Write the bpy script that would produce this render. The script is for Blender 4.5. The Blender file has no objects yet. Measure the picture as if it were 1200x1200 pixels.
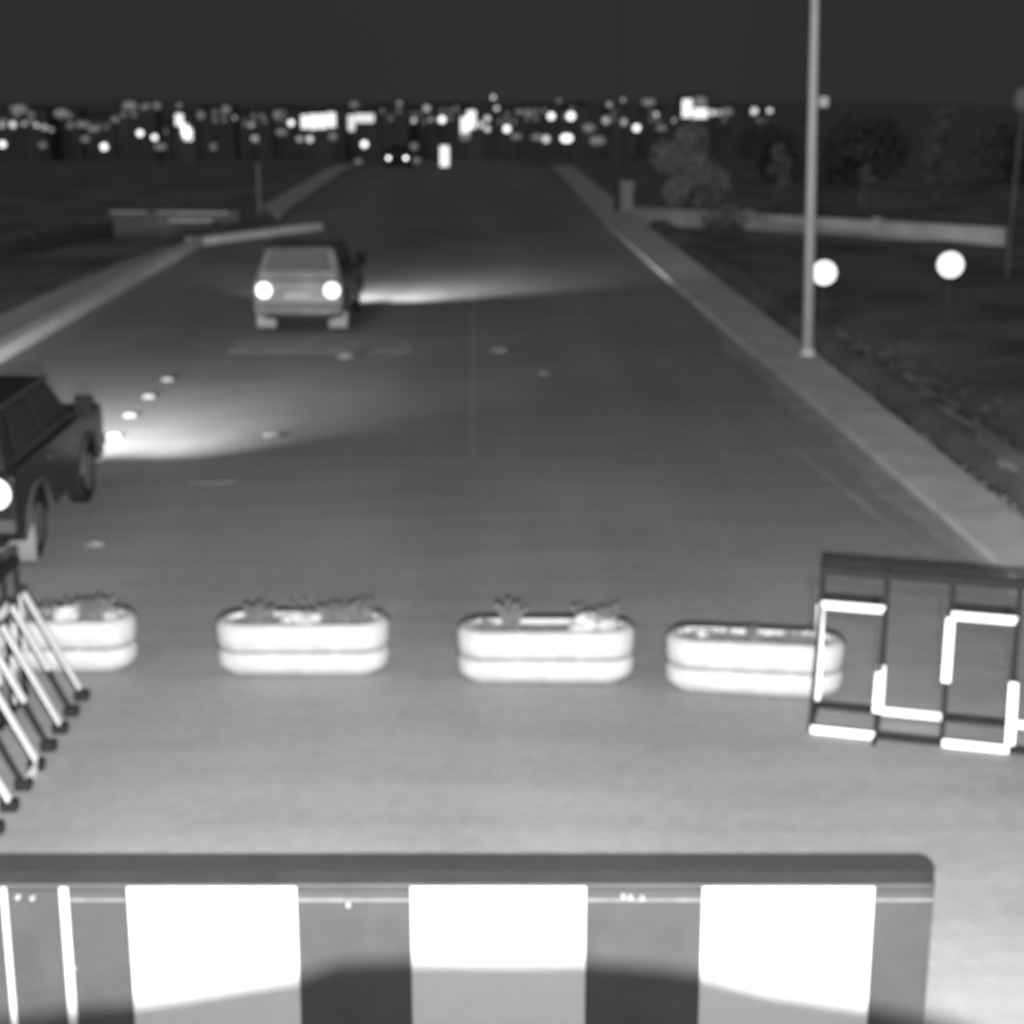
import bpy, bmesh, math, random
from mathutils import Vector, Matrix
random.seed(7)
R = math.radians
PI = math.pi
sc = bpy.context.scene
col = sc.collection

# ------------------------------------------------------------------ camera, world, light, exposure
cam_d = bpy.data.cameras.new('camera')
cam_d.sensor_width = 36.0
cam_d.lens = 57.0
cam_d.clip_start = 0.05
cam_d.clip_end = 6000.0
cam_d.dof.use_dof = True                      # cheap fixed-focus lens, focused a little short: everything is a touch soft
cam_d.dof.focus_distance = 2.2
cam_d.dof.aperture_fstop = 4.9
cam = bpy.data.objects.new('camera', cam_d)
col.objects.link(cam)
cam.location = (0.0, 0.0, 4.2)
cam.rotation_euler = (R(90 - 14.4046), 0.0, R(-1.2557))
sc.camera = cam

world = bpy.data.worlds.new('World')
sc.world = world
world.use_nodes = True
wn, wl = world.node_tree.nodes, world.node_tree.links
wn.clear()
wo = wn.new('ShaderNodeOutputWorld')
bg = wn.new('ShaderNodeBackground')
tc = wn.new('ShaderNodeTexCoord')
nz = wn.new('ShaderNodeTexNoise')
nz.inputs['Scale'].default_value = 1.6
nz.inputs['Detail'].default_value = 3.0
rp = wn.new('ShaderNodeValToRGB')
rp.color_ramp.elements[0].position = 0.3
rp.color_ramp.elements[0].color = (0.85, 0.85, 0.85, 1)
rp.color_ramp.elements[1].position = 0.75
rp.color_ramp.elements[1].color = (1.15, 1.15, 1.15, 1)
wl.new(tc.outputs['Generated'], nz.inputs['Vector'])
wl.new(nz.outputs['Fac'], rp.inputs['Fac'])
wl.new(rp.outputs['Color'], bg.inputs['Color'])
bg.inputs['Strength'].default_value = 0.028       # dark overcast night sky, lit a little by the town
wl.new(bg.outputs['Background'], wo.inputs['Surface'])

ambient_fill_d = bpy.data.lights.new('ambient_fill', 'SUN')  # added faint fill that lifts the dark ground; no moon in view
ambient_fill_d.energy = 0.25
ambient_fill_d.angle = R(25)
ambient_fill = bpy.data.objects.new('ambient_fill', ambient_fill_d)
col.objects.link(ambient_fill)
ambient_fill.rotation_euler = (R(40), 0, R(-25))

IR_MAIN, IR_FILL = 11600.0, 2150.0
def spot(name, loc, target, power, size, blend, radius):
    d = bpy.data.lights.new(name, 'SPOT')
    d.energy = power; d.spot_size = R(size); d.spot_blend = blend; d.shadow_soft_size = radius
    o = bpy.data.objects.new(name, d); col.objects.link(o)
    o.location = loc
    o.rotation_euler = (Vector(target) - Vector(loc)).to_track_quat('-Z', 'Y').to_euler()
    return o
LAMP = Vector((0.0, 0.05, 3.87))
spot('infrared_lamp', LAMP, (0.2, 20.0, 1.2), IR_MAIN, 84, 0.45, 0.005)
spot('infrared_lamp', (0.34, -0.05, 4.62), (0.2, 14.0, 0.5), IR_FILL, 80, 0.6, 0.02)  # added fill lamp that lifts the main lamp's shadows

vs = sc.view_settings
vs.view_transform = 'Standard'
vs.look = 'None'
vs.exposure = 0.0
vs.gamma = 1.0
vs.use_curve_mapping = False
sc.cycles.max_bounces = 4
sc.cycles.use_denoising = True
sc.cycles.sample_clamp_indirect = 1.0

# ------------------------------------------------------------------ materials (all grey: the camera sees infrared only)
def mat(name, a, rough=0.7, var=0.0, scale=3.0, a2=None, bump=0.0, bscale=40.0, spec=0.3, stretch=None, coat=0.0, detail=4.0):
    m = bpy.data.materials.new(name); m.use_nodes = True
    n, l = m.node_tree.nodes, m.node_tree.links
    b = n['Principled BSDF']
    b.inputs['Roughness'].default_value = rough
    b.inputs['Specular IOR Level'].default_value = spec
    b.inputs['Base Color'].default_value = (a, a, a, 1)
    if coat: b.inputs['Coat Weight'].default_value = coat
    if var or bump:
        t = n.new('ShaderNodeTexCoord')
        src = t.outputs['Object']
        if stretch:
            mp = n.new('ShaderNodeMapping'); mp.inputs['Scale'].default_value = stretch
            l.new(src, mp.inputs['Vector']); src = mp.outputs['Vector']
    if var:
        x = n.new('ShaderNodeTexNoise'); x.inputs['Scale'].default_value = scale; x.inputs['Detail'].default_value = detail
        x.inputs['Roughness'].default_value = 0.6
        l.new(src, x.inputs['Vector'])
        r = n.new('ShaderNodeValToRGB')
        lo, hi = a * (1 - var), (a2 if a2 else a * (1 + var))
        r.color_ramp.elements[0].position = 0.3; r.color_ramp.elements[0].color = (lo, lo, lo, 1)
        r.color_ramp.elements[1].position = 0.7; r.color_ramp.elements[1].color = (hi, hi, hi, 1)
        l.new(x.outputs['Fac'], r.inputs['Fac']); l.new(r.outputs['Color'], b.inputs['Base Color'])
    if bump:
        x = n.new('ShaderNodeTexNoise'); x.inputs['Scale'].default_value = bscale; x.inputs['Detail'].default_value = 3
        l.new(t.outputs['Object'], x.inputs['Vector'])
        bp = n.new('ShaderNodeBump'); bp.inputs['Strength'].default_value = bump; bp.inputs['Distance'].default_value = 0.02
        l.new(x.outputs['Fac'], bp.inputs['Height']); l.new(bp.outputs['Normal'], b.inputs['Normal'])
    return m

def glow(name, strength, body=0.6, sampling='NONE'):
    m = bpy.data.materials.new(name); m.use_nodes = True
    b = m.node_tree.nodes['Principled BSDF']
    b.inputs['Base Color'].default_value = (body, body, body, 1)
    b.inputs['Emission Color'].default_value = (1, 1, 1, 1)
    b.inputs['Emission Strength'].default_value = strength
    try: m.cycles.emission_sampling = sampling
    except Exception: pass
    return m

def asphalt_mat():
    m = bpy.data.materials.new('asphalt'); m.use_nodes = True
    n, l = m.node_tree.nodes, m.node_tree.links
    b = n['Principled BSDF']; b.inputs['Roughness'].default_value = 0.75; b.inputs['Specular IOR Level'].default_value = 0.3
    t = n.new('ShaderNodeTexCoord')
    def noise(scale, stretch, detail=4):
        mp = n.new('ShaderNodeMapping'); mp.inputs['Scale'].default_value = stretch
        x = n.new('ShaderNodeTexNoise'); x.inputs['Scale'].default_value = scale; x.inputs['Detail'].default_value = detail
        l.new(t.outputs['Object'], mp.inputs['Vector']); l.new(mp.outputs['Vector'], x.inputs['Vector'])
        return x.outputs['Fac']
    def math_(op, a, bb):
        x = n.new('ShaderNodeMath'); x.operation = op
        for i, v in enumerate((a, bb)):
            if isinstance(v, (int, float)): x.inputs[i].default_value = v
            else: l.new(v, x.inputs[i])
        return x.outputs[0]
    blot = noise(0.30, (1, 0.55, 1), 5)            # worn areas
    lanes = noise(0.55, (1, 0.05, 1), 3)           # wheel tracks along the road
    fine = noise(9.0, (1, 1, 1), 3)
    streak = noise(1.2, (0.35, 2.2, 1), 3)         # tyre-scrubbed streaks across the road
    s = math_('MULTIPLY', math_('SUBTRACT', blot, 0.5), 0.75)
    s = math_('ADD', s, math_('MULTIPLY', math_('SUBTRACT', lanes, 0.5), 0.6))
    s = math_('ADD', s, math_('MULTIPLY', math_('SUBTRACT', fine, 0.5), 0.35))
    s = math_('ADD', s, math_('MULTIPLY', math_('SUBTRACT', streak, 0.5), 0.40))
    # a paver joint along the middle of the road
    sx = n.new('ShaderNodeSeparateXYZ'); l.new(t.outputs['Object'], sx.inputs[0])
    d = math_('ABSOLUTE', math_('ADD', sx.outputs[0], 0.06), 0)
    j = math_('MULTIPLY', math_('LESS_THAN', d, 0.05), math_('MULTIPLY', math_('GREATER_THAN', sx.outputs[1], 19.0), math_('LESS_THAN', sx.outputs[1], 37.0)))
    s = math_('ADD', s, math_('MULTIPLY', j, 0.14))
    v = math_('MULTIPLY', math_('ADD', s, 1.0), 0.29)
    cb = n.new('ShaderNodeCombineXYZ')
    for i in range(3): l.new(v, cb.inputs[i])
    l.new(cb.outputs[0], b.inputs['Base Color'])
    bp = n.new('ShaderNodeBump'); bp.inputs['Strength'].default_value = 0.25; bp.inputs['Distance'].default_value = 0.01
    l.new(noise(55, (1, 1, 1), 2), bp.inputs['Height']); l.new(bp.outputs['Normal'], b.inputs['Normal'])
    return m

M = dict(
    asphalt=asphalt_mat(),
    earth=mat('dark_earth', 0.22, 0.95, 0.45, 0.35, bump=0.4, bscale=3, spec=0.1),
    concrete=mat('pale_concrete', 0.60, 0.85, 0.16, 1.6, bump=0.25, bscale=25, spec=0.2),
    kerb=mat('whitewashed_kerb', 0.78, 0.8, 0.16, 1.1, bump=0.2, bscale=30, spec=0.2, stretch=(1, 0.25, 1)),
    wall=mat('whitewashed_wall', 0.62, 0.85, 0.3, 0.6, bump=0.2, bscale=12, spec=0.2),
    pwall=mat('grey_parapet', 0.17, 0.85, 0.3, 0.9, spec=0.2),
    white=mat('white_paint', 0.42, 0.7, 0.13, 7, bump=0.3, bscale=18, spec=0.2),
    plate=mat('white_reflective_sheet', 0.40, 0.45, 0.03, 9, spec=0.3),
    tape=mat('reflective_tape', 0.82, 0.4, 0.05, 9, spec=0.3),
    darkpaint=mat('dark_paint', 0.042, 0.6, 0.14, 4, bump=0.05, bscale=30, spec=0.25),
    rim=mat('worn_paint_edge', 0.12, 0.5, 0.2, 8, spec=0.3),
    steel=mat('dark_steel', 0.014, 0.8, 0.25, 8, spec=0.25),
    pole=mat('galvanised_pole', 0.62, 0.5, 0.10, 3, spec=0.4),
    patch=mat('worn_patch', 0.35, 0.9, 0.2, 2.0, bump=0.3, bscale=30, spec=0.2),
    slimpole=mat('dull_pole', 0.11, 0.7, 0.10, 3, spec=0.2),
    stone=mat('road_stone', 0.24, 0.9, 0.3, 14, spec=0.1),
    track=mat('trodden_earth', 0.36, 0.95, 0.4, 1.2, bump=0.5, bscale=8, spec=0.1),
    farpole=mat('weathered_pole', 0.3, 0.6, 0.10, 3, spec=0.3),
    soil=mat('dry_soil', 0.24, 0.95, 0.4, 9, bump=0.6, bscale=22, spec=0.1),
    rubble=mat('pale_rubble', 0.42, 0.9, 0.3, 14, bump=0.4, bscale=40, spec=0.1),
    weed=mat('dry_weed', 0.12, 0.9, 0.4, 20, spec=0.1),
    leaf_pale=mat('pale_foliage', 0.34, 0.8, 0.4, 1.4, spec=0.1),
    leaf_mid=mat('mid_foliage', 0.22, 0.8, 0.4, 1.4, spec=0.1),
    leaf_dark=mat('dark_foliage', 0.19, 0.85, 0.4, 1.0, spec=0.1),
    bark=mat('bark', 0.15, 0.9, 0.3, 8, spec=0.1),
    carblack=mat('black_car_paint', 0.014, 0.35, 0.15, 3, spec=0.4, coat=0.2),
    carwhite=mat('dusty_pale_car_paint', 0.135, 0.55, 0.5, 1.6, spec=0.4, coat=0.2),
    glass=mat('dark_glass', 0.04, 0.2, spec=0.5),
    rubber=mat('tyre_rubber', 0.022, 0.85, 0.2, 12, spec=0.2),
    trim=mat('grey_trim', 0.09, 0.6, 0.1, 6, spec=0.3),
    rimmetal=mat('rim_metal', 0.14, 0.4, 0.1, 6, spec=0.5),
    flap=mat('white_mud_flap', 0.24, 0.8, 0.15, 8, spec=0.2),
    numplate=mat('number_plate', 0.24, 0.5, spec=0.3),
    facade=mat('distant_facade', 0.26, 0.9, 0.25, 0.3, spec=0.1),
    roof=mat('distant_roof', 0.1, 0.9, 0.2, 0.5, spec=0.1),
    tail=glow('lit_tail_lamp', 1.6),
    head=glow('lit_headlamp', 5.0),
    glow_disc=glow('glowing_disc', 1.35),
    bright=glow('bright_lamp', 1.9),
    medium=glow('medium_lamp', 0.9),
    dim=glow('dim_lamp', 0.14),
    faint=glow('faint_lamp', 0.45),
    win_b=glow('bright_window', 1.25),
    win_d=glow('dim_window', 0.12),
    refl=mat('road_stud_white', 0.27, 0.35, spec=0.5),
)

# ------------------------------------------------------------------ mesh helpers
class MB:
    """collects shapes into one mesh"""
    def __init__(s): s.bm = bmesh.new()
    def box(s, c, d, rz=0.0, rx=0.0, ry=0.0):
        m = Matrix.Translation(c) @ Matrix.Rotation(rz, 4, 'Z') @ Matrix.Rotation(ry, 4, 'Y') @ Matrix.Rotation(rx, 4, 'X') @ Matrix.Diagonal((d[0], d[1], d[2], 1))
        bmesh.ops.create_cube(s.bm, size=1.0, matrix=m); return s
    def bar(s, a, b, w, d=None, up=(0, 0, 1)):
        a, b = Vector(a), Vector(b); v = b - a; L = v.length; z = v.normalized()
        x = Vector(up).cross(z)
        if x.length < 1e-4: x = Vector((1, 0, 0)).cross(z)
        if x.length < 1e-4: x = Vector((0, 1, 0)).cross(z)
        x.normalize(); y = z.cross(x)
        m = Matrix((x, y, z)).transposed().to_4x4(); m.translation = (a + b) / 2
        bmesh.ops.create_cube(s.bm, size=1.0, matrix=m @ Matrix.Diagonal((w, d or w, L, 1))); return s
    def tube(s, a, b, r1, r2=None, n=12):
        a, b = Vector(a), Vector(b); v = b - a
        m = v.to_track_quat('Z', 'Y').to_matrix().to_4x4(); m.translation = (a + b) / 2
        bmesh.ops.create_cone(s.bm, cap_ends=True, segments=n, radius1=r1, radius2=r1 if r2 is None else r2, depth=v.length, matrix=m); return s
    def ball(s, c, r, sub=2, sq=(1, 1, 1)):
        m = Matrix.Translation(c) @ Matrix.Diagonal((r * sq[0], r * sq[1], r * sq[2], 1))
        bmesh.ops.create_icosphere(s.bm, subdivisions=sub, radius=1.0, matrix=m); return s
    def lump(s, c, r, sq=(1, 1, 1), seed=0, amp=0.25):
        rr = random.Random(seed); b2 = bmesh.new(); bmesh.ops.create_icosphere(b2, subdivisions=2, radius=1.0)
        for v in b2.verts:
            k = 1 + rr.uniform(-amp, amp); v.co = Vector((v.co.x * sq[0], v.co.y * sq[1], v.co.z * sq[2])) * r * k + Vector(c)
        me = bpy.data.meshes.new('t'); b2.to_mesh(me); b2.free(); s.bm.from_mesh(me); bpy.data.meshes.remove(me); return s
    def poly(s, pts, h0, h1, axis='z'):
        """extrude a 2D outline between two values of the third axis (x: pts are y,z; y: pts are x,z; z: pts are x,y)"""
        def P(p, h):
            return {'x': (h, p[0], p[1]), 'y': (p[0], h, p[1]), 'z': (p[0], p[1], h)}[axis]
        lo = [s.bm.verts.new(P(p, h0)) for p in pts]; hi = [s.bm.verts.new(P(p, h1)) for p in pts]
        n = len(pts)
        s.bm.faces.new(lo); s.bm.faces.new(hi)
        for i in range(n): s.bm.faces.new((lo[i], lo[(i + 1) % n], hi[(i + 1) % n], hi[i]))
        bmesh.ops.recalc_face_normals(s.bm, faces=s.bm.faces); return s
    def loft(s, rings):
        """closed rings of equal length, capped"""
        vs = [[s.bm.verts.new(p) for p in r] for r in rings]; n = len(rings[0])
        for a, b in zip(vs, vs[1:]):
            for i in range(n): s.bm.faces.new((a[i], a[(i + 1) % n], b[(i + 1) % n], b[i]))
        s.bm.faces.new(vs[0]); s.bm.faces.new(vs[-1])
        bmesh.ops.recalc_face_normals(s.bm, faces=s.bm.faces); return s
    def quad(s, pts): s.bm.faces.new([s.bm.verts.new(p) for p in pts]); return s
    def build(s, name, m, parent=None, bevel=0.0, smooth=False, seg=2):
        me = bpy.data.meshes.new(name); s.bm.to_mesh(me); s.bm.free()
        me.materials.append(m)
        if smooth: me.polygons.foreach_set('use_smooth', [True] * len(me.polygons))
        o = bpy.data.objects.new(name, me); col.objects.link(o)
        if bevel:
            b = o.modifiers.new('bevel', 'BEVEL'); b.width = bevel; b.segments = seg; b.limit_method = 'ANGLE'; b.angle_limit = R(35)
        if parent: o.parent = parent
        return o

def tag(o, label=None, cat=None, group=None, kind=None):
    if label: o['label'] = label
    if cat: o['category'] = cat
    if group: o['group'] = group
    if kind: o['kind'] = kind
    return o
def empty(name, loc, rz=0.0):
    o = bpy.data.objects.new(name, None); col.objects.link(o)
    o.location = loc; o.rotation_euler = (0, 0, rz); o.empty_display_size = 0.2
    return o
def copy_tree(o, parent=None):
    c = o.copy(); col.objects.link(c)
    if parent: c.parent = parent
    for ch in list(o.children): copy_tree(ch, c)
    return c

# ------------------------------------------------------------------ terrain, road, kerbs, pavements
def smooth(t): t = max(0.0, min(1.0, t)); return t * t * (3 - 2 * t)
def drop(Y):                                    # the road goes over a crest about 98 m away and down towards the town
    if Y < 92: return 0.0
    if Y < 330: return -(Y - 92) * 0.034 * smooth((Y - 92) / 30)
    return -8.1 - 2.0 * smooth((Y - 330) / 300)
def side(X):                                    # cross profile of the ground beside the road
    if X > 5.0:
        k = [(5.0, -0.06), (5.66, -0.06), (5.75, -0.3), (6.25, -0.85), (6.75, -0.85), (7.0, -0.58), (7.45, -0.55), (7.9, -0.8), (9, -0.72), (1e4, -0.7)]
    else:
        k = [(-1e4, -0.6), (-30, -0.6), (-12, -0.45), (-10.2, -0.4), (-9.4, -0.12), (-9.1, -0.06), (5.0, -0.06)]
    for (a, za), (b, zb) in zip(k, k[1:]):
        if a <= X <= b: return za + (zb - za) * (X - a) / (b - a)
    return -0.06
def ground_z(X, Y): 
    w = 1 - smooth((Y - 100) / 80)
    return drop(Y) + side(X) * w - 0.06 * (1 - w)

xs = [-900, -500, -300, -200, -140, -100, -75, -60, -48, -38, -30, -25, -21, -18, -15.5, -13.5, -12, -10.9, -10.2, -9.8, -9.4, -9.1, -8, -4, 0, 3, 5.0, 5.66, 5.75, 6.0, 6.25, 6.5, 6.75, 7.0, 7.2, 7.45, 7.7, 7.9, 8.3, 9, 10, 11.2, 12.6, 14, 16, 18, 20.5, 23, 27, 32, 38, 48, 60, 80, 110, 150, 210, 300, 500, 900]
ys = [-6, -2, 2, 6] + [8 + 1.6 * i for i in range(34)] + [64, 68, 73, 78, 84, 90, 95, 100, 105, 110, 116, 123, 130, 140, 152, 166, 182, 200, 225, 255, 290, 330, 380, 450, 550, 700, 1000, 1600, 3000, 5000]
rr = random.Random(3)
tb = MB(); grid = []
for Y in ys:
    row = []
    for X in xs:
        z = ground_z(X, Y)
        if X < -10 or X > 7.0: z += rr.uniform(-0.07, 0.07) * (1 if abs(X) > 9 else 0.5)
        row.append(tb.bm.verts.new((X, Y, z)))
    grid.append(row)
for i in range(len(ys) - 1):
    for j in range(len(xs) - 1):
        tb.bm.faces.new((grid[i][j], grid[i][j + 1], grid[i + 1][j + 1], grid[i + 1][j]))
tag(tb.build('ground', M['earth'], smooth=True), kind='structure')

def sheet(name, left, right, ylist, zoff, m, thick=0.0):
    """strip between two lines x=left(Y), x=right(Y); thick gives it side faces"""
    b = MB(); rows = []
    for Y in ylist:
        z = drop(Y) + zoff
        l_, r_ = left(Y), right(Y)
        row = [b.bm.verts.new((l_, Y, z)), b.bm.verts.new((r_, Y, z))]
        if thick: row = [b.bm.verts.new((l_, Y, z - thick))] + row + [b.bm.verts.new((r_, Y, z - thick))]
        rows.append(row)
    for a, c in zip(rows, rows[1:]):
        for k in range(len(a) - 1): b.bm.faces.new((a[k], a[k + 1], c[k + 1], c[k]))
    if thick:
        b.bm.faces.new(rows[0]); b.bm.faces.new(rows[-1])
    bmesh.ops.recalc_face_normals(b.bm, faces=b.bm.faces)
    return tag(b.build(name, m), kind='structure')
def lerp(k):
    def f(Y):
        if Y <= k[0][0]: return k[0][1]
        for (a, va), (b, vb) in zip(k, k[1:]):
            if a <= Y <= b: return va + (vb - va) * (Y - a) / (b - a)
        return k[-1][1]
    return f
road_y = [-6, 5, 15, 25, 35, 47.7, 53.2, 58, 63, 72, 80, 88, 92, 96, 100, 104, 109, 115, 122, 130, 140, 152, 166, 182, 200, 225, 255, 290, 330]
left_edge = lerp([(-6, -7.65), (25, -7.72), (47.7, -7.88), (53.2, -4.97), (58, -6.9), (63, -7.0), (91, -7.35), (330, -7.6)])
right_edge = lerp([(-6, 4.85), (14, 4.78), (20, 4.72), (26, 4.62), (35, 4.5), (58, 4.32), (101, 4.7), (330, 4.7)])
rb = sheet('road', left_edge, right_edge, road_y, 0.0, M['asphalt'])
def patch(name, pts, m, z):
    b = MB(); b.poly(pts, z - .03, z, 'z'); return tag(b.build(name, m), kind='structure')
g0_ = random.Random(21)
def rag(x0, x1, y0, y1, n=14):
    lo_ = [(x0 + (x1 - x0) * i / n, y0 + g0_.uniform(-.1, .1)) for i in range(n + 1)]; hi_ = [(x1 - (x1 - x0) * i / n, y1 + g0_.uniform(-.12, .12)) for i in range(n + 1)]
    return lo_ + hi_
patch('road_patch', rag(-4.2, -1.1, 27.3, 28.6), M['patch'], .004)
def ragged(Y, k): return .06 * math.sin(Y * 1.3 + k) + .04 * math.sin(Y * 3.1 + 2 * k) + .02 * math.sin(Y * 7.7)
dy = [12 + .35 * i for i in range(60)]
sheet('dusty_shoulder', lambda Y: right_edge(Y) - .04 - .30 * smooth((Y - 12) / 4) * (1 - smooth((Y - 27) / 6)) + ragged(Y, 1), lambda Y: right_edge(Y) - .002, dy, .004, M['patch'])
sheet('edge_line', lambda Y: 5.5 - .0875 * Y + .4 * ragged(Y, 2), lambda Y: 5.59 - .0875 * Y + .4 * ragged(Y, 3), [14.0 + .25 * i for i in range(24)], .008, M['patch'])
# left pavement with its whitewashed kerb, tapering to the corner
py = [-6, 5, 12, 18, 24, 30, 36, 42, 46.5]
lo = lerp([(-6, -9.35), (31.5, -9.22), (39.6, -9.05), (46.5, -8.35)])
sheet('pavement', lo, lambda Y: left_edge(Y) - 0.30, py, 0.10, M['concrete'], 0.3)
sheet('kerb', lambda Y: left_edge(Y) - 0.30, left_edge, py + [47.7], 0.22, M['kerb'], 0.4)
# kerb across the nose of the junction island
sheet('kerb', lambda Y: left_edge(Y) - 0.55, left_edge, [47.72, 49, 50.5, 52, 53.2], 0.21, M['kerb'], 0.4)
sheet('traffic_island', lambda Y: -8.2 if Y > 49 else left_edge(Y) - 0.60, lambda Y: left_edge(Y) - (0.56 if Y < 53.3 else 0.0), [48.2, 49, 50.5, 52, 53.2, 55, 57.5], 0.06, M['earth'], 0.2)
# left pavement beyond the junction
py2 = [58, 63, 70, 78, 86, 92, 96, 100, 104, 109, 115]
sheet('pavement', lambda Y: left_edge(Y) - (1.15 if Y > 60 else .12), left_edge, py2, 0.13, M['concrete'], 0.3)
# right pavement
py3 = [-6, 3, 8, 13, 17, 21, 26, 31, 36, 42, 48, 54, 60, 66, 72, 78, 86, 92, 96, 100, 104, 109]
ro = lerp([(-6, 5.45), (15, 5.48), (26.4, 5.6), (54.4, 5.62), (58, 5.6), (62, 5.66), (100, 5.9)])
sheet('pavement', lambda Y: right_edge(Y) + 0.22, ro, py3, 0.085, M['concrete'], 0.4)
sheet('kerb', right_edge, lambda Y: right_edge(Y) + 0.217, py3, 0.089, M['concrete'], 0.3)
# narrow concrete lip of the drainage ditch on the right, and the worn track beside it
def wob(Y, k): return .05 * math.sin(Y * 1.9 + k) + .035 * math.sin(Y * 4.3 + 2 * k)
ty = [8 + .5 * i for i in range(35)]
sheet('footpath', lambda Y: 7.0 + wob(Y, 1) + .1 * max(0, Y - 21), lambda Y: 7.42 + wob(Y, 2) - .03 * max(0, Y - 21), ty, -0.50, M['track'], 0.25)
sheet('footpath', lambda Y: 7.95 + wob(Y, 3) + .06 * max(0, Y - 19), lambda Y: 8.45 + wob(Y, 4) - .05 * max(0, Y - 19), ty[:30], -0.69, M['track'], 0.2)
# ragged dry grass along the right verge and the left bank
def grass(name, spots, h, m, seed):
    g = random.Random(seed); b = MB()
    for (x, y, z) in spots:
        for k in range(4):
            a = g.uniform(0, 2 * PI); hh = h * g.uniform(0.5, 1.2); w = 0.012
            bx_, by_ = x + g.gauss(0, .05), y + g.gauss(0, .05)
            tx, ty = bx_ + math.cos(a) * hh * .5, by_ + math.sin(a) * hh * .5
            b.quad(((bx_ - w, by_, z), (bx_ + w, by_, z), (tx + w * .3, ty, z + hh), (tx - w * .3, ty, z + hh)))
    return tag(b.build(name, m), kind='stuff')
g = random.Random(5)
sp = []
for i in range(420):
    y = g.uniform(12, 60); x = ro(y) + 0.1 + abs(g.gauss(0, .12)); sp.append((x, y, ground_z(x, y)))
for i in range(160):
    y = g.uniform(12, 34); x = g.uniform(7.3, 8.8); sp.append((x, y, ground_z(x, y) - .02))
for i in range(900):
    y = g.uniform(24, 47); x = lo(y) - 0.12 - abs(g.gauss(0, .3)); sp.append((x, y, ground_z(x, y)))
grass('dry_grass', sp, 0.10, M['earth'], 8)

# ------------------------------------------------------------------ striped road blocker in the foreground
t = empty('road_blocker', (0.0, 6.15, 0.0), R(-1.2557))
tag(t, 'wide dark road blocker across the foreground with white reflective panels on its front', 'road blocker')
XL, XR, TOP = -2.75, 1.895, 1.012
MB().poly([(XL, 0.02), (XR, 0.02), (XR, 0.10), (XR - 0.012, 0.13), (XR - 0.035, 0.15), (XL, 0.15)], TOP - 0.03, TOP).build('top_plate', M['darkpaint'], t, 0.006)
MB().box(((XL + XR) / 2, 0.03, (TOP - 0.034 + 0.02) / 2), (XR - XL, 0.02, TOP - 0.034 - 0.02)).build('front_plate', M['darkpaint'], t, 0.004)
for (a, b_) in ((XL, -2.43), (-1.475, -0.765), (-0.29, 0.445), (0.93, 1.65)):
    MB().box(((a + b_) / 2, 0.016, 0.52), (b_ - a, 0.006, 0.966)).build('reflective_panel', M['plate'], t, 0.003)
for (a, b_) in ((-2.0, -1.975), (-1.755, -1.718)):
    MB().box(((a + b_) / 2, 0.012, 0.52), (b_ - a, 0.014, 0.965)).build('edge_strip', M['plate'], t, 0.003)
for (a, b_) in ((-1.712, -1.478), (-0.762, -0.293), (0.448, 0.927), (1.653, XR - .003)):
    MB().box(((a + b_) / 2, 0.012, TOP - 0.066), (b_ - a, 0.014, 0.014)).build('weld_bead', M['rim'], t)
bolts = [(-1.93, .955), (-1.87, .95), (-0.55, .92), (0.63, .955), (0.68, .95), (0.60, .96), (-1.74, .88), (-1.72, .62)]
for (x, z) in bolts:
    MB().tube((x, 0.02, z), (x, 0.004, z), 0.012, 0.009, 10).build('bolt', M['flap'], t)
for x in (-2.5, -1.2, 0.0, 1.2, 1.85):
    MB().poly([(0.045, 0.02), (0.9, 0.02), (0.14, TOP - 0.034), (0.045, TOP - 0.034)], x - 0.02, x + 0.02, 'x').build('rib', M['darkpaint'], t)

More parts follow.
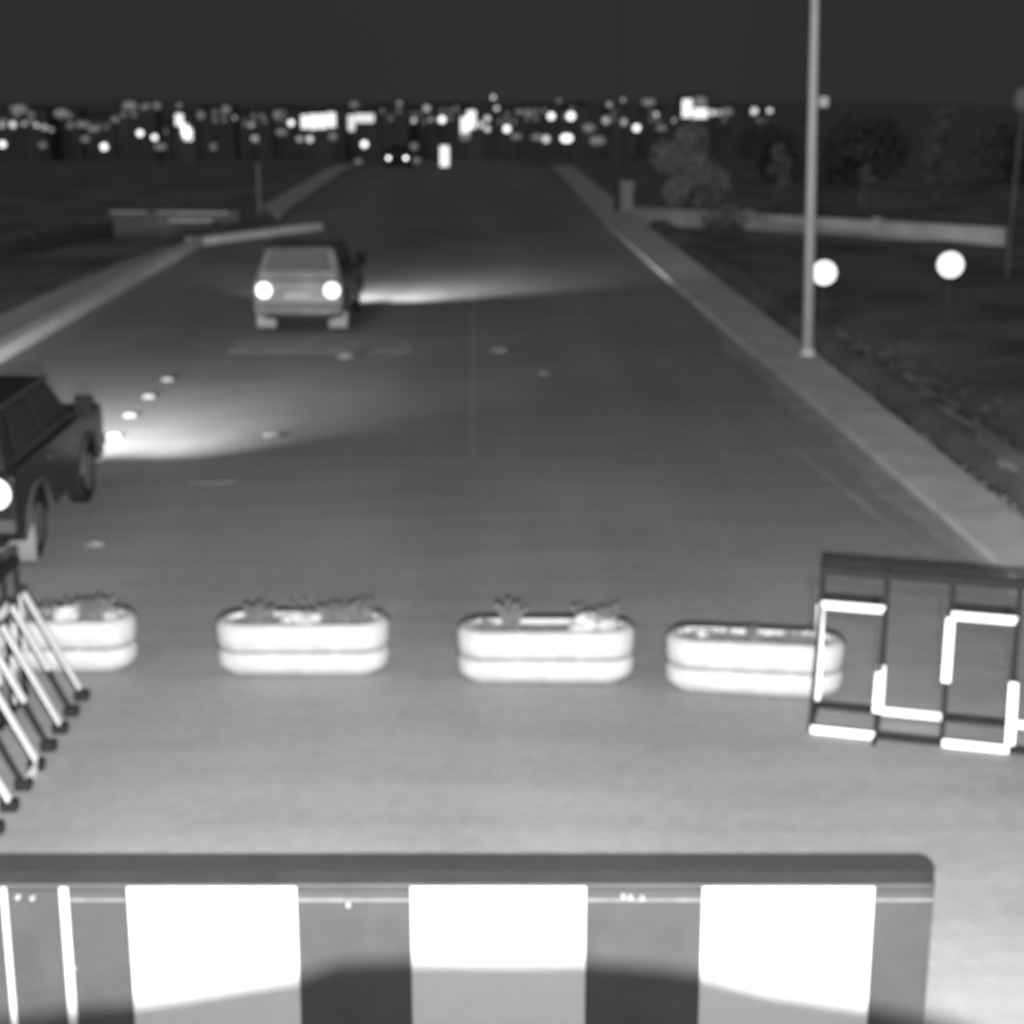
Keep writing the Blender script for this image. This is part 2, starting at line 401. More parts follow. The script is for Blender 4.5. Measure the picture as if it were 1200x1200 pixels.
# ------------------------------------------------------------------ white kerb-block planters
def stadium(L, W, n=10, inset=0.0):
    r = W / 2 - inset; h = L / 2 - W / 2; pts = []
    for i in range(n + 1): a = -PI / 2 + PI * i / n; pts.append((h + r * math.cos(a), r * math.sin(a)))
    for i in range(n + 1): a = PI / 2 + PI * i / n; pts.append((-h + r * math.cos(a), r * math.sin(a)))
    return pts
def planter(loc, rz, L, label, extras):
    W = 0.44
    t = empty('concrete_planter', loc, rz)
    tag(t, label, 'planter', 'white concrete blocks in a row across the road')
    def tier(z0, z1, name, hollow):
        prof = [(z0, 0.03 if hollow else 0.085), (z0 + (0.03 if hollow else 0.09), 0.0), (z1 - 0.03, 0.0), (z1, 0.028)]
        rings = [[(x, y, z) for x, y in stadium(L, W, 12, i)] for z, i in prof]
        if hollow: rings += [[(x, y, z) for x, y in stadium(L, W, 12, i)] for z, i in ((z1, 0.075), (z1 - 0.06, 0.09))]
        return MB().loft(rings).build(name, M['white'], t, 0, True)
    for o in (tier(0.004, 0.205, 'lower_tier', False), tier(0.215, 0.42, 'upper_tier', True)):
        for p in o.data.polygons: p.use_smooth = len(p.vertices) == 4
        m = o.modifiers.new('edges', 'EDGE_SPLIT'); m.split_angle = R(50)
    s = MB(); pts = stadium(L, W, 12, 0.085)
    s.loft([[(x, y, 0.362) for x, y in pts], [(x, y, 0.385) for x, y in pts]]); s.build('soil', M['soil'], t)
    for k, e in enumerate(extras):
        if e[0] == 'rubble':
            MB().lump((e[1], e[2], 0.385 + e[3] * .5), e[3], (1.3, 1, .75), k + 11, .22).build('rubble_lump', M['rubble'], t)
        elif e[0] == 'weed':
            g = random.Random(k * 7 + 3); b = MB()
            for i in range(e[4] * 5):
                a = g.uniform(0, 2 * PI); hh = e[3] * min(1.25, abs(g.gauss(.6, .25)) + .1); x, y = e[1] + g.gauss(0, e[5]), e[2] + g.gauss(0, .04)
                tx, ty = x + math.cos(a) * hh * .6, y + math.sin(a) * hh * .5; w = .006
                b.quad(((x - w, y, .384), (x + w, y, .384), (tx + w * .6, ty, .384 + hh), (tx - w * .6, ty, .384 + hh)))
                if i % 3 == 0: b.quad(((tx - .014, ty, .384 + hh * .82), (tx + .012, ty + .008, .384 + hh * .78), (tx + .014, ty, .384 + hh * 1.04), (tx - .01, ty, .384 + hh)))
            b.build('weed_clump', M['weed'], t)['kind'] = 'stuff'
    return t
planter((-3.22, 11.68, 0), R(0), 1.29, 'white concrete block behind the left barricade, at the left end of the row',
        [('rubble', .12, 0, .09), ('weed', .33, .05, .13, 26, .07), ('weed', .05, .06, .10, 18, .08), ('rubble', .45, .02, .05), ('weed', -.3, 0, .12, 20, .08)])
planter((-1.31, 11.57, 0), R(-1), 1.29, 'white concrete block with rubble along the middle of its top, second from the left',
        [('weed', -.34, .04, .11, 24, .05), ('rubble', -.02, 0, .065), ('rubble', .08, .03, .05), ('rubble', -.12, .02, .045), ('weed', .3, .05, .12, 34, .12), ('rubble', .02, -.05, .04)])
planter((0.5, 11.36, 0), R(-1.5), 1.31, 'white concrete block with a pale heap at its right end and one spiky weed',
        [('weed', -.26, .03, .17, 18, .02), ('rubble', .32, .02, .10), ('rubble', .44, 0, .07), ('rubble', .24, -.02, .06), ('weed', .42, .06, .14, 20, .05), ('weed', -.45, .02, .07, 12, .05)])
planter((2.0, 11.08, 0), R(-9.5), 1.28, 'white concrete block standing partly behind the right barricade',
        [('weed', -.02, .05, .07, 10, .02), ('rubble', -.38, .03, .035), ('weed', -.3, .07, .05, 14, .08), ('weed', .3, .07, .06, 14, .1)])

# ------------------------------------------------------------------ taped steel barricades
def barricade(loc, rz, n, bay, label, post_tape, brace_tape, rails, base_front, base_rear, foot, top=1.05, tw=.05, front=True):
    """frame along local +x, braces leaning out to local -y"""
    t = empty('steel_barricade', loc, rz); tag(t, label, 'barricade', 'dark steel barricades with reflective tape')
    D = 0.385; Lx = n * bay; w = 0.036
    MB().bar((-w / 2, 0, top), (Lx + w / 2, 0, top), .06, .062).build('top_rail', M['steel'], t, .004)
    MB().bar((-w / 2, 0, .06), (Lx + w / 2, 0, .06), .045, .045).build('base_rail', M['steel'], t, .004)
    if front: MB().bar((-w / 2, -D, .03), (Lx + w / 2, -D, .03), .045, .045).build('front_rail', M['steel'], t, .004)
    for i in range(n + 1):
        x = i * bay
        MB().bar((x, 0, .085), (x, 0, top - .027), w).build('post', M['steel'], t, .003)
        a, b_ = Vector((x, -.03, .80)), Vector((x, -D, .056))
        MB().bar(a, b_, .03).build('brace', M['steel'], t, .003)
        if front: MB().bar((x, -.025, .055), (x, -D + .025, .032), .034).build('foot_bar', M['steel'], t, .003)
        if not front: MB().box((x, -D - .015, .035), (.085, .10, .065)).build('foot_pad', M['steel'], t, .006)
        if i in foot: MB().bar((x, -D - .025, .022), (x, -D - .14, .02), .03).build('foot_bar', M['steel'], t, .003)
        if i in post_tape:
            z0, z1 = post_tape[i]
            MB().box((x, -w / 2 - .004, (z0 + z1) / 2), (tw - .004, .006, z1 - z0)).build('reflective_tape', M['tape'], t)
        if i in brace_tape:
            f0, f1 = brace_tape[i]; v = (b_ - a).normalized(); nrm = Vector((0, v.z, -v.y)); nrm = nrm if nrm.y < 0 else -nrm
            p, q = a.lerp(b_, f0) + nrm * .019, a.lerp(b_, f1) + nrm * .019
            MB().bar(p, q, tw, .006, up=nrm).build('reflective_tape', M['tape'], t)
    for i in range(n):
        x0, x1 = i * bay + w / 2, (i + 1) * bay - w / 2
        if i in rails:
            MB().bar((x0, 0, .80), (x1, 0, .80), .03).build('middle_rail', M['steel'], t, .003)
            MB().box(((x0 + x1) / 2, -.019, .80), (x1 - x0 + w * .8, .006, tw)).build('reflective_tape', M['tape'], t)
        if i in base_front: MB().box(((x0 + x1) / 2, -D - .026, .034), (x1 - x0 + w * .7, .006, tw)).build('reflective_tape', M['tape'], t)
        if i in base_rear: MB().box(((x0 + x1) / 2, -.026, .07), (x1 - x0 + w * .7, .006, tw)).build('reflective_tape', M['tape'], t)
    return t
barricade((2.37, 10.64, 0), R(-17.4), 5, 0.433, 'dark steel barricade with a stepped pattern of white tape, at the right edge',
          {0: (.10, .80), 1: (.07, .40)}, {1: (.52, .85), 2: (.02, .55), 3: (.50, 1.0), 4: (.02, .55)}, {0, 2, 4}, {0, 2, 4}, {1, 3}, {1}, tw=.056)
barricade((-3.245, 8.83, 0), R(90), 7, 0.31, 'dark steel barricade seen end-on with slanting white taped bars, at the left edge',
          {7: (.30, .80), 6: (.1, .45), 5: (.35, .8), 4: (.1, .4), 3: (.45, .8)}, {7: (0.0, .97), 6: (.0, .62), 5: (.05, 1.0), 4: (0, .62), 3: (.1, 1.0), 2: (.0, .6), 1: (.3, 1.0), 0: (.2, 1)}, {5, 3, 1}, {2}, {3}, set(), tw=.075, front=False)

# ------------------------------------------------------------------ cars
def make_car(loc, rz, paint, label, flapm, group='cars driving away from the camera', tail='tail'):
    t = empty('car', loc, rz); tag(t, label, 'car', group)
    hw = 0.80
    def arch(yc, r, z0):
        return [(yc - r * math.cos(a), 0.30 + r * math.sin(a)) for a in [math.asin((z0 - .30) / r) + (PI - 2 * math.asin((z0 - .30) / r)) * i / 10 for i in range(11)]]
    z0 = .36
    prof = [(-1.80, z0)] + arch(-1.08, .42, z0) + arch(1.10, .42, z0) + [(1.82, z0), (1.86, .55), (1.84, .86), (1.76, .95), (.60, 1.02), (-1.74, 1.02), (-1.83, .95), (-1.84, .55)]
    MB().poly(prof, -hw, hw, 'x').build('body', paint, t, .035, seg=3)
    def ring(z, y0, y1, x):
        c = .07; return [(-x + c, y0, z), (x - c, y0, z), (x, y0 + c, z), (x, y1 - c, z), (x - c, y1, z), (-x + c, y1, z), (-x, y1 - c, z), (-x, y0 + c, z)]
    MB().loft([ring(1.0, -1.78, .66, .76), ring(1.10, -1.74, .58, .75), ring(1.50, -1.50, .16, .63), ring(1.55, -1.40, .02, .55)]).build('cabin', paint, t, .012)
    MB().poly([(-1.52, 1.503), (.14, 1.503), (.16, 1.52), (-1.54, 1.52)], -.655, .655, 'x').build('roof_gutter', M['trim'], t)
    def slab(p, name, off, m=M['glass'], par=t):
        p = [Vector(v) for v in p]; n = (p[1] - p[0]).cross(p[2] - p[0]).normalized()
        c = sum(p, Vector()) / 4
        if n.dot(c - Vector((0, -.4, 1.2))) < 0: n = -n
        return MB().loft([[v - n * .01 for v in p], [v + n * off for v in p]]).build(name, m, par)
    def lx(z): return .75 - (z - 1.10) / .40 * .12
    def ry(z): return -1.74 + (z - 1.10) / .40 * .24
    def fy(z): return .58 - (z - 1.10) / .40 * .42
    a, b = 1.13, 1.465
    slab([(-.62, ry(a), a), (.62, ry(a), a), (.53, ry(b), b), (-.53, ry(b), b)], 'rear_window', .006)
    slab([(-.64, fy(a), a), (.64, fy(a), a), (.54, fy(b), b), (-.54, fy(b), b)], 'windscreen', .006)
    for s in (-1, 1):
        slab([(s * lx(a), -1.55, a), (s * lx(a), -.72, a), (s * lx(b), -.74, b), (s * lx(b), -1.36, b)], 'side_window', .006)
        slab([(s * lx(a), -.62, a), (s * lx(a), .40, a), (s * lx(b), .05, b), (s * lx(b), -.64, b)], 'side_window', .006)
        d = MB().box((s * (hw + .002), -.14, .71), (.012, 1.1, .56)).build('door', paint, t, .004)
        MB().box((s * (hw + .02), -.58, .88), (.025, .16, .03)).build('door_handle', M['trim'], d, .004)
        m = MB().box((s * .93, .42, 1.17), (.19, .09, .21)).build('side_mirror', M['rubber'], t, .02)
        MB().bar((s * .77, .42, 1.06), (s * .88, .42, 1.10), .03).build('mirror_arm', M['rubber'], m)
        for yc in (-1.08, 1.10):
            w = MB().tube((s * .60, yc, .335), (s * .78, yc, .335), .335, .335, 28).build('wheel', M['rubber'], t, .03)
            MB().tube((s * .775, yc, .335), (s * .792, yc, .335), .20, .19, 20).build('rim', M['rimmetal'], w)
            pts = [(yc - rr_ * math.cos(q), .30 + rr_ * math.sin(q)) for rr_, seq in ((.42, range(13)), (.475, range(12, -1, -1))) for q in [.2 + (PI - .4) * i / 12 for i in seq]]
            MB().poly(pts, s * (hw - .01), s * (hw + .025), 'x').build('wheel_arch_trim', M['trim'], t)
        MB().tube((s * .615, -1.82, .80), (s * .615, -1.872, .80), .145, .13, 24).build('tail_light', M[tail], t)
        MB().tube((s * .60, 1.83, .74), (s * .60, 1.868, .74), .10, .10, 18).build('headlight', M['head'], t)
        MB().box((s * .66, -1.40, .24), (.34, .012, .34)).build('mud_flap', flapm, t, .004)
    MB().box((0, -1.88, .52), (1.60, .09, .12)).build('rear_bumper', M['trim'], t, .02)
    MB().box((0, 1.90, .52), (1.60, .09, .12)).build('front_bumper', M['trim'], t, .02)
    MB().box((0, -1.85, .70), (.50, .02, .12)).build('number_plate', M['numplate'], t, .004)
    MB().box((0, 1.86, .74), (.86, .02, .16)).build('grille', M['rubber'], t, .004)
    MB().box((0, 0, .33), (1.2, 3.3, .16)).build('chassis', M['rubber'], t)
    return t
def beams(loc, rz, lamps):
    """lamps: (power, degrees to the right, metres ahead where the axis meets the road, cone)"""
    mw = Matrix.Translation(loc) @ Matrix.Rotation(rz, 4, 'Z')
    for k in (-1, 1):
        p = mw @ Vector((k * .60, 1.96, .74))
        for power, aim, hit, size in lamps:
            a = rz - R(aim)
            d = Vector((-math.sin(a), math.cos(a), -.74 / hit))
            spot('headlight_beam', p, p + d * 5, power, size, 1.0, .10)
C1 = ((-4.89, 15.78, 0.0), R(0.8)); C2 = ((-3.15, 31.2, 0.0), R(-2))
make_car(*C1, M['carblack'], 'black boxy car cut off by the left edge, driving away behind the left barricade', M['flap'])
make_car(*C2, M['carwhite'], 'pale boxy car farther up the road with both tail lights glowing', M['flap'])
beams(*C1, ((900, 9, 6.4, 52), (900, 24, 9.0, 52), (1700, -16, -9.0, 78)))
beams(*C2, ((1500, 36, 7.6, 54), (260, 26, 13.0, 60), (520, -4, -14.0, 84)))
c3 = make_car((-5.3, 116, drop(116) + .03), R(177), M['trim'], 'tiny oncoming car at the crest of the road with two bright headlights', M['rubber'], group='cars coming towards the camera', tail='rim' if False else 'dim')

# ------------------------------------------------------------------ posts and poles
t = empty('lamp_post', (5.42, 26.25, 0.085)); tag(t, 'tall pale lamp post on the right pavement, running out of the top of the frame', 'lamp post')
MB().tube((0, 0, 0), (-.22, 0, 8.6), .092, .05, 20).build('pole', M['pole'], t, smooth=True)
MB().tube((0, 0, 0), (0, 0, .10), .135, .12, 20).build('base_collar', M['pole'], t)
MB().box((.06, -.02, 4.02), (.14, .12, .16)).build('junction_box', M['pole'], t, .01)
MB().tube((-.22, 0, 8.6), (-1.5, 0, 9.1), .045, .035, 12).build('arm', M['pole'], t)
MB().box((-1.75, 0, 9.13), (.62, .24, .12)).build('lamp_head', M['pole'], t, .03)
t = empty('lamp_post', (5.2, 60.46, 0.085)); tag(t, 'faint thin lamp post far along the right pavement beside a small cabinet', 'lamp post')
MB().tube((0, 0, 0), (0, 0, 8.4), .12, .06, 14).build('pole', M['slimpole'], t, smooth=True)
MB().tube((0, 0, 8.35), (-1.4, 0, 8.8), .04, .035, 10).build('arm', M['farpole'], t)
MB().box((-1.6, 0, 8.82), (.6, .22, .11)).build('lamp_head', M['farpole'], t, .03)
t = empty('utility_cabinet', (5.5, 60.1, 0.085), R(3)); tag(t, 'small pale utility cabinet standing at the foot of the far right post', 'cabinet')
MB().box((0, 0, .52), (.46, .36, 1.0)).build('housing', M['farpole'], t, .02)
MB().box((0, -.19, .52), (.38, .02, .86)).build('door', M['farpole'], t, .005)
MB().box((0, 0, 1.045), (.54, .44, .05)).build('lid', M['pole'], t, .01)
t = empty('marker_post', (-7.68, 58.6, 0.13)); tag(t, 'thin dark post standing beyond the left parapet', 'post')
MB().tube((0, 0, 0), (0, 0, 1.75), .06, .05, 12).build('shaft', M['farpole'], t)
MB().tube((0, 0, 1.75), (0, 0, 1.8), .07, .03, 12).build('cap', M['farpole'], t)
t = empty('lamp_post', (14.75, 45.0, -.7)); tag(t, 'unlit lamp post with a pale round globe at the right edge of the picture', 'lamp post')
MB().tube((0, 0, 0), (.08, 0, 4.55), .045, .04, 12).build('pole', M['leaf_dark'], t)
MB().ball((.085, 0, 4.78), .27, 2, (1, 1, 1.4)).build('globe', M['farpole'], t, smooth=True)
for (x, y, z, lab) in ((9.94, 34.0, .77, 'bright round glowing disc on a short post in the dark field, clear of the lamp post'),
                       (7.72, 36.0, .40, 'bright round glowing disc partly hidden behind the tall lamp post')):
    t = empty('floodlight', (x, y, -.72), math.atan2(x, y) * -1); tag(t, lab, 'floodlight', 'bright discs in the field on the right')
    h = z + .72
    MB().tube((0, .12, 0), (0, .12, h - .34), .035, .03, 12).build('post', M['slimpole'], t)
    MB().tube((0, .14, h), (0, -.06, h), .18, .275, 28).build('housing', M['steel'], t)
    MB().tube((0, -.064, h), (0, -.085, h), .265, .25, 28).build('lens', M['glow_disc'], t)  # glowing disc for a bright round spot of unknown kind
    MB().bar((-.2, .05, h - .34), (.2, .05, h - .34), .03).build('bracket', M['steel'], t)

# ------------------------------------------------------------------ low walls
def low_wall(name, p, q, h, th, z, m, label, capm, posts=(), ph=0.12):
    p, q = Vector((*p, z)), Vector((*q, z)); v = q - p; L = v.length
    t = empty(name, p, math.atan2(v.y, v.x)); tag(t, label, 'wall')
    MB().box((L / 2, 0, h / 2 - .1), (L, th, h + .2)).build('wall_face', m, t, .01)
    MB().box((L / 2, 0, h + .042), (L + .04, th + .10, .08)).build('coping', capm, t, .015)
    for f in posts: MB().box((L * f, -.01, h / 2 + .04), (.34, th + .12, h + .2 + ph)).build('pier', m, t, .015)
    return t
low_wall('low_wall', (6.1, 66.0), (17.9, 55.0), .52, .22, -.72, M['wall'], 'long low whitewashed wall crossing the field on the right, below the bushes', M['wall'], (0.0, .36, .70))
t = low_wall('parapet_wall', (-12.4, 56.3), (-8.15, 55.9), .62, .24, -.30, M['pwall'], 'short low parapet wall with a drain hole beyond the left pavement', M['wall'], (.34, 1.0), .0)
MB().box((2.75, -.135, .40), (1.5, .03, .10)).build('ledge', M['wall'], t, .01)
MB().tube((3.62, -.14, .22), (3.62, -.10, .22), .14, .14, 18).build('drain_pipe', M['rubber'], t)
low_wall('parapet_wall', (-15.0, 46.0), (-12.45, 56.2), .45, .22, -.42, M['roof'], 'dim low side wall running towards the camera from the left parapet', M['pwall'], (0.5,), .0)

# ------------------------------------------------------------------ road studs and litter
for i, (x, y) in enumerate(((-4.60, 20.29), (-4.68, 21.65), (-4.70, 23.06), (-4.70, 24.5))):
    labs = ('white road stud nearest the black car, first of a line on the road', 'second white road stud from the black car', 'third white road stud from the black car', 'fourth white road stud, farthest of the line from the black car')
    t = empty('road_stud', (x, y, .003)); tag(t, labs[i], 'road stud', 'road studs in a line ahead of the black car')
    MB().loft([[(-.09, -.08, 0), (.09, -.08, 0), (.09, .08, 0), (-.09, .08, 0)], [(-.065, -.055, .05), (.065, -.055, .05), (.065, .055, .05), (-.065, .055, .05)]]).build('housing', M['refl'], t, .006)
    MB().box((0, -.071, .026), (.12, .012, .034), rx=R(-25)).build('reflector', M['flap'], t)
for i, (x, y, r, lab) in enumerate(((0.38, 27.18, .09, 'small pale stone lying right of the road centre, beyond the blocks'),
        (-2.16, 26.6, .09, 'small pale stone on the road just below the pale car'),
        (-2.61, 20.25, .08, 'pale stone lying in the light beam of the black car'),
        (-3.69, 15.1, .07, 'pale stone on the road beside the black car'),
        (1.05, 24.9, .06, 'tiny stone on the right half of the road'))):
    o = MB().lump((0, 0, 0), r, (1.5, 1, .5), i + 40, .2).build('stone', M['stone']); o.location = (x, y, r * .4)
    tag(o, lab, 'stone', 'stones scattered on the road')
o = MB().poly([(-.24, -.05), (-.1, -.09), (.2, -.03), (.26, .05), (.05, .06), (-.2, .03)], 0, .012).build('litter', M['flap']); o.location = (-2.96, 17.77, .004)
tag(o, 'flat pale scrap lying on the road in front of the black car', 'litter')

# ------------------------------------------------------------------ trees and bushes
def tree(name, loc, h, rad, trunk_h, leaf, m, label, n, seed, group, cat='tree', sq=1.0, lean=0.0):
    g = random.Random(seed)
    t = empty(name, loc); tag(t, label, cat, group)
    tr = MB(); r0 = .03 + .022 * h
    top = Vector((lean * h * .5, 0, h * .75)); tr.tube((0, 0, -.1), (lean * trunk_h, 0, trunk_h), r0, r0 * .75, 8).tube((lean * trunk_h, 0, trunk_h), top, r0 * .75, r0 * .25, 8)
    centres = []
    nc = 7 + int(h * 1.3)
    for i in range(nc):
        f = (i + .5) / nc
        a = g.uniform(0, 2 * PI); rr_ = rad * math.sin(PI * (.18 + .74 * f)) * g.uniform(.35, .85)
        c = Vector((math.cos(a) * rr_ + lean * h * f, math.sin(a) * rr_, trunk_h * .8 + (h - trunk_h * .8) * f))
        centres.append((c, rad * g.uniform(.34, .62)))
        tr.tube((lean * h * f * .6, 0, max(.1, c.z - rad * .5)), c, r0 * .35, r0 * .1, 5)
    tr.build('trunk', M['bark'], t)
    b = MB()
    for i in range(n):
        c, cr = g.choice(centres)
        d = Vector((g.gauss(0, 1), g.gauss(0, 1), g.gauss(0, .9) * sq)); d = d.normalized() * cr * g.uniform(.2, 1.05) ** .6
        p = c + d
        if p.z < .05: p.z = .05 + g.random() * .2
        u = Vector((g.gauss(0, 1), g.gauss(0, 1), g.gauss(0, 1))).normalized(); v = u.cross(Vector((g.gauss(0, 1), g.gauss(0, 1), g.gauss(0, 1)))).normalized()
        s = leaf * g.uniform(.6, 1.3)
        b.quad((p - u * s, p - v * s * .5, p + u * s, p + v * s * .5))
    b.build('crown', m, t)
    return t
G = 'trees and bushes behind the low wall'
tree('bushy_tree', (8.55, 66.5, -.7), 3.5, 1.5, .6, .085, M['leaf_pale'], 'pale bushy tree behind the left end of the low wall', 6500, 1, G, lean=.02)
tree('bush', (8.75, 57.9, -.72), .95, .75, .15, .09, M['leaf_mid'], 'small dim bush in front of the low wall', 900, 2, 'bushes in front of the low wall', 'bush')
tree('cypress', (12.2, 66, -.7), 2.9, .5, .4, .10, M['leaf_mid'], 'narrow upright dim shrub just left of the tall lamp post', 1100, 3, G, 'shrub')
tree('young_tree', (15.7, 66.5, -.7), 2.1, .38, .9, .09, M['leaf_mid'], 'small young tree right of the tall lamp post, behind the wall', 700, 4, G)
tree('young_tree', (20.5, 73, -.7), 4.3, .75, 1.4, .11, M['leaf_mid'], 'taller faint young tree behind the right end of the wall', 1300, 5, G)
D = 'dark trees in the distance on the right'
dark = [(17.5, 100, 3.0, 2.3, 'dark rounded tree behind the narrow shrub'), (24.5, 104, 3.2, 2.6, 'broad dark tree right of the tall lamp post, far back'),
        (31, 96, 3.0, 2.4, 'dark tree far back between the lamp post and the right edge'), (37, 102, 3.1, 2.6, 'dark broad tree far back at the right edge'),
        (28, 116, 3.3, 2.7, 'dark tree half hidden behind the others on the right'), (21, 92, 2.8, 1.9, 'low dark tree behind the small young tree')]
for i, (x, y, h, r, lab) in enumerate(dark):
    tree('dark_tree', (x, y, ground_z(x, y)), h, r, .8, .22, M['leaf_dark'], lab, 1500, 20 + i, D)

# ------------------------------------------------------------------ the town's lights beyond the crest
def at(x, y, Y):                                # where a sight line from the mast meets the plane at distance Y (used once, to read places off a survey)
    P, A, F = R(14.4046), R(1.2557), 1900.0
    d = Vector((math.sin(A) * math.cos(P), math.cos(A) * math.cos(P), -math.sin(P))); r = Vector((math.cos(A), -math.sin(A), 0)); u = r.cross(d)
    v = d + r * ((x - 600) / F) - u * ((y - 600) / F)
    return Vector((0, 0, 4.2)) + v * (Y / v.y)
protos = {}
LAND = [(3, 169, 'the lamp at the left edge'), (122, 172, 'the lone low bright lamp'), (217, 150, 'the tall lit corner block'), (373, 143, 'the broad lit block'),
        (424, 142, 'the L-shaped lit front'), (453, 187, 'the oncoming car'), (521, 183, 'the upright lit sign'), (550, 144, 'the slanting lit block'),
        (664, 162, 'the brightest road end lamp'), (746, 150, 'the bright far right lamp'), (814, 128, 'the rightmost lit block')]
ORD = ['nearest', 'second nearest', 'third nearest', 'fourth nearest', 'fifth nearest', 'sixth nearest', 'seventh nearest', 'eighth nearest']
def name_all(pts, what):
    groups = {}
    for i, (x, y) in enumerate(pts):
        k = min(range(len(LAND)), key=lambda q: (x - LAND[q][0]) ** 2 + 4 * (y - LAND[q][1]) ** 2)
        dx, dy = x - LAND[k][0], y - LAND[k][1]
        side_ = ('left of' if dx < 0 else 'right of') if abs(dx) > abs(dy) else ('above' if dy < 0 else 'below')
        groups.setdefault((k, side_), []).append((dx * dx + dy * dy, i))
    out = {}
    for (k, side_), l in groups.items():
        for n_, (_, i) in enumerate(sorted(l)):
            out[i] = '%s, %s %s %s' % (what, ('alone' if len(l) == 1 else ORD[n_]), side_, LAND[k][2])
    return out
def street_lamp(x, y, Y, r, kind, label, group, wide=1.0):
    p = at(x, y, Y); g0 = ground_z(p.x, Y); h = max(1.5, p.z - g0)
    t = empty('street_lamp', (p.x, Y, p.z - h)); tag(t, label, 'street lamp', group)
    key = 'pole'
    if key not in protos:
        o = MB().tube((0, 0, 0), (0, 0, 1), .09, .06, 8).build('pole', M['roof'], t); protos[key] = o
    else:
        o = protos[key].copy(); col.objects.link(o); o.parent = t
    o.scale = (1, 1, h - r * .6)
    key = ('lamp', kind)
    if key not in protos:
        o = MB().ball((0, 0, 0), 1.0, 2).build('lamp', M[kind], t, smooth=True); protos[key] = o
    else:
        o = protos[key].copy(); col.objects.link(o); o.parent = t
    o.location = (0, 0, h); o.scale = (r * wide, r, r)
    key = 'cap'
    if key not in protos:
        o = MB().tube((0, 0, 0), (0, 0, .3), .5, .2, 10).build('cap', M['roof'], t); protos[key] = o
    else:
        o = protos[key].copy(); col.objects.link(o); o.parent = t
    o.location = (0, 0, h + r * .75); o.scale = (r, r, r)
BR = [(3, 169, 10, 'bright lamp at the far left edge of the town lights'), (122, 172, 11, 'lone bright lamp low in the dark, left of the block with the tall lit corner'),
      (164, 156, 10, 'left one of a pair of lamps between the left lamp and the tall lit block'), (181, 161, 9, 'right one of a pair of lamps left of the tall lit block'),
      (427, 169, 11, 'bright lamp just above the oncoming car'), (518, 140, 11, 'bright lamp above the lit upright sign'), (562, 146, 9, 'lamp at the foot of the slanting lit block'),
      (594, 151, 11, 'bright lamp right of the slanting lit block'), (646, 136, 11, 'left one of two bright lamps above the far right end of the road'), (669, 136, 13, 'right one of two bright lamps above the far right end of the road'),
      (664, 162, 13, 'brightest lamp over the far right end of the road, lowest there'), (746, 150, 11, 'brightest lamp of the small cluster over the far right post'), (341, 144, 9, 'lamp close to the left end of the broad lit block')]
for (x, y, d, lab) in BR:
    Y = 190 if y > 165 else (230 if y > 148 else 280)
    street_lamp(x, y, Y, d * .36 / (1900 / Y), 'bright', lab, 'bright lamps of the distant town', 1.5 if (x, y) == (664, 162) else 1.0)
ME = [(15, 146), (28, 145), (43, 147), (52, 149), (60, 152), (2, 147), (275, 138), (294, 147), (298, 162), (485, 141), (505, 140), (571, 139), (582, 127), (578, 114), (714, 123), (730, 117), (710, 141), (731, 143),
      (769, 134), (790, 141), (835, 132), (843, 132), (902, 130), (884, 130), (500, 127), (468, 123), (571, 151), (351, 163), (363, 163), (640, 163)]
g7 = random.Random(77)
labs = name_all(ME, 'middling round town lamp')
for i, (x, y) in enumerate(ME):
    Y = 230 if y > 148 else (285 if y > 125 else 330)
    street_lamp(x, y, Y, g7.uniform(6, 12) * .34 / (1900 / Y), 'medium' if g7.random() < .6 else 'faint', labs[i], 'middling lamps of the distant town')
DI = [(82, 147), (96, 146), (110, 152), (152, 124), (172, 124), (184, 124), (210, 124), (22, 128), (72, 133), (250, 172), (188, 172), (300, 163), (310, 142), (325, 134), (415, 123), (485, 172), (487, 188), (535, 127), (609, 131), (620, 133),
      (630, 161), (852, 131), (420, 190), (235, 135), (265, 128), (135, 140), (50, 170), (445, 128), (655, 118), (690, 150), (760, 120), (775, 150), (100, 163), (330, 155), (390, 160), (545, 160), (605, 160), (700, 165)]
labs = name_all(DI, 'dim town lamp')
for i, (x, y) in enumerate(DI):
    Y = 200 if y > 165 else (240 if y > 148 else 300)
    street_lamp(x, y, Y, g7.uniform(7, 14) * .36 / (1900 / Y), 'dim', labs[i], 'dim lamps of the distant town', g7.uniform(.8, 2.2))

def house(x, y0, y1, w, Y, wins, label, group='buildings of the distant town', win='win_b', name='town_building'):
    """x, y0..y1, w: its face in the survey; wins: (u0, u1, v0, v1) fractions of the face, lit"""
    k = Y / 1900.0; p = at(x, y1, Y); top = at(x, y0, Y); W = w * k; gz = ground_z(p.x, Y); H = max(2.2, top.z - gz)
    t = empty(name, (p.x, Y, gz)); tag(t, label, 'building', group)
    MB().box((0, W * .4, H / 2 - .5), (W, W * .8, H + 1)).build('wall', M['facade'], t)
    MB().box((0, W * .4, H + .12), (W + .4, W * .8 + .4, .22)).build('roof', M['roof'], t)
    base = p.z - gz
    for (u0, u1, v0, v1, *kk) in wins:
        f = MB(); z0, z1 = base + v0 * (H - base), base + v1 * (H - base)
        MB().box(((u0 + u1) / 2 * W - W / 2, -.03, (z0 + z1) / 2), ((u1 - u0) * W, .05, z1 - z0)).build('window', M[kk[0] if kk else win], t)
    return t
house(217, 132, 166, 24, 235, [(.1, .45, .55, .95), (.35, .7, .2, .6), (.45, .85, .05, .45)], 'town block with a tall lit corner, left of the pale car')
house(373, 130, 155, 42, 250, [(.05, .24, .18, .8), (.27, .48, .15, .84), (.51, .73, .18, .86), (.76, .97, .25, .92)], 'broad town block with a row of four large lit windows')
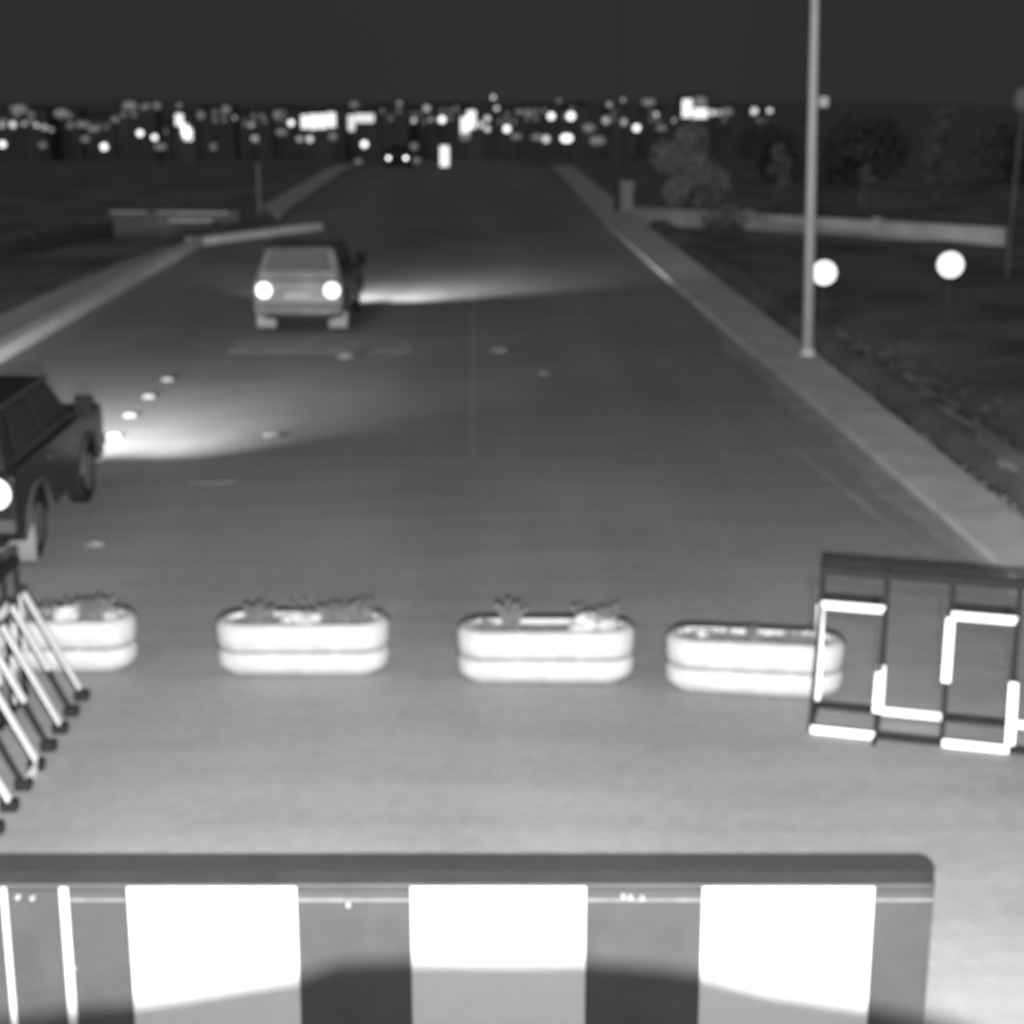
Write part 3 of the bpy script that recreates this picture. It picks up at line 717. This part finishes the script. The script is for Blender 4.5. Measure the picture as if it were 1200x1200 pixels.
house(424, 128, 156, 40, 255, [(.12, .3, .1, .75, 'medium'), (.32, .85, .45, .8, 'medium')], 'town block with a dimmer lit L-shaped front, right of the broad lit block')
house(550, 128, 160, 24, 245, [(.1, .5, .1, .7), (.4, .8, .3, .95)], 'town block with a slanting pair of lit windows')
house(814, 112, 142, 36, 300, [(.1, .4, .15, .85), (.45, .9, .12, .5), (.5, .85, .6, .95, 'dim')], 'town block lit at its left corner, at the right end of the lights')
t = empty('lit_sign', (*at(521, 196, 135).xy, ground_z(at(521, 196, 135).x, 135))); tag(t, 'upright lit sign standing right of the oncoming car', 'sign')
p0, p1 = at(521, 195, 135), at(521, 171, 135); g0 = t.location.z
MB().box((0, 0, (p0.z + p1.z) / 2 - g0), (.70, .18, p1.z - p0.z)).build('panel', M['win_b'], t, .05)
MB().bar((0, .12, 0), (0, .12, p1.z - g0), .1).build('post', M['steel'], t)
g = random.Random(12)
dimh = [(25, 128, 60), (75, 130, 40), (118, 134, 36), (160, 120, 44), (255, 126, 40), (300, 130, 36), (335, 126, 28), (460, 124, 36), (492, 128, 26), (530, 124, 34), (596, 128, 30), (630, 124, 36), (672, 122, 30), (720, 126, 26), (765, 126, 28), (850, 126, 26), (890, 127, 28), (190, 140, 24)]
labs = name_all([(x, y + 13) for x, y, w in dimh], 'dark low town building')
for i, (x, y, w) in enumerate(dimh):
    wins = [(u, u + .12, v, v + .2) for u in (.12, .38, .64) for v in (.35, .68) if g.random() < .6]
    house(x, y, y + 26, w, 310 + g.uniform(0, 30), wins, labs[i], 'dark buildings of the distant town', 'win_d')

# ------------------------------------------------------------------ infrared floodlight below the camera, with an added unseen plate shaped to shade the blocker
t = empty('infrared_floodlight', (LAMP.x, LAMP.y, 0)); tag(t, 'infrared floodlight on the mast, with an added unseen plate shading the blocker', 'floodlight')
MB().tube((0, -.45, 0), (0, -.45, 4.9), .06, .05, 16).build('mast', M['pole'], t)
MB().box((0, -.16, LAMP.z), (.26, .16, .18)).build('housing', M['steel'], t, .02)
MB().box((0, -.07, LAMP.z), (.20, .012, .13)).build('lens', M['glass'], t, .003)
MB().bar((0, -.40, LAMP.z), (0, -.24, LAMP.z), .05).build('bracket', M['steel'], t)
arc = [(-2.15, .36), (-1.74, .42), (-1.51, .44), (-1.31, .47), (-1.02, .52), (-0.78, .56), (-0.6, .63), (-0.3, .635), (0.13, .625), (0.44, .625), (0.77, .585), (0.93, .56), (1.23, .47), (1.67, .39), (1.9, .33), (2.2, .24)]
shade_plate = []
for X, Z in arc:
    P = Vector((X, 6.15, Z)); q = LAMP.lerp(P, .5 / 6.1); shade_plate.append((q.x, q.z))  # outline projected back from the wanted shadow edge on the blocker
MB().poly(shade_plate + [(shade_plate[-1][0], shade_plate[-1][1] - .10), (shade_plate[0][0], shade_plate[0][1] - .10)], .5, .506, 'y').build('shade_plate', M['steel'], t)
for s in (0, -1):
    MB().bar((shade_plate[s][0], .50, shade_plate[s][1] - .05), ((.12 if s else -.12), -.16, LAMP.z - .06), .012).build('shade_plate_arm', M['steel'], t)
MB().box((.34, -.20, 4.62), (.16, .14, .13)).build('fill_lamp_housing', M['steel'], t, .02)  # housing made for the added fill lamp
MB().bar((0, -.45, 4.6), (.34, -.26, 4.6), .03).build('bracket', M['steel'], t)
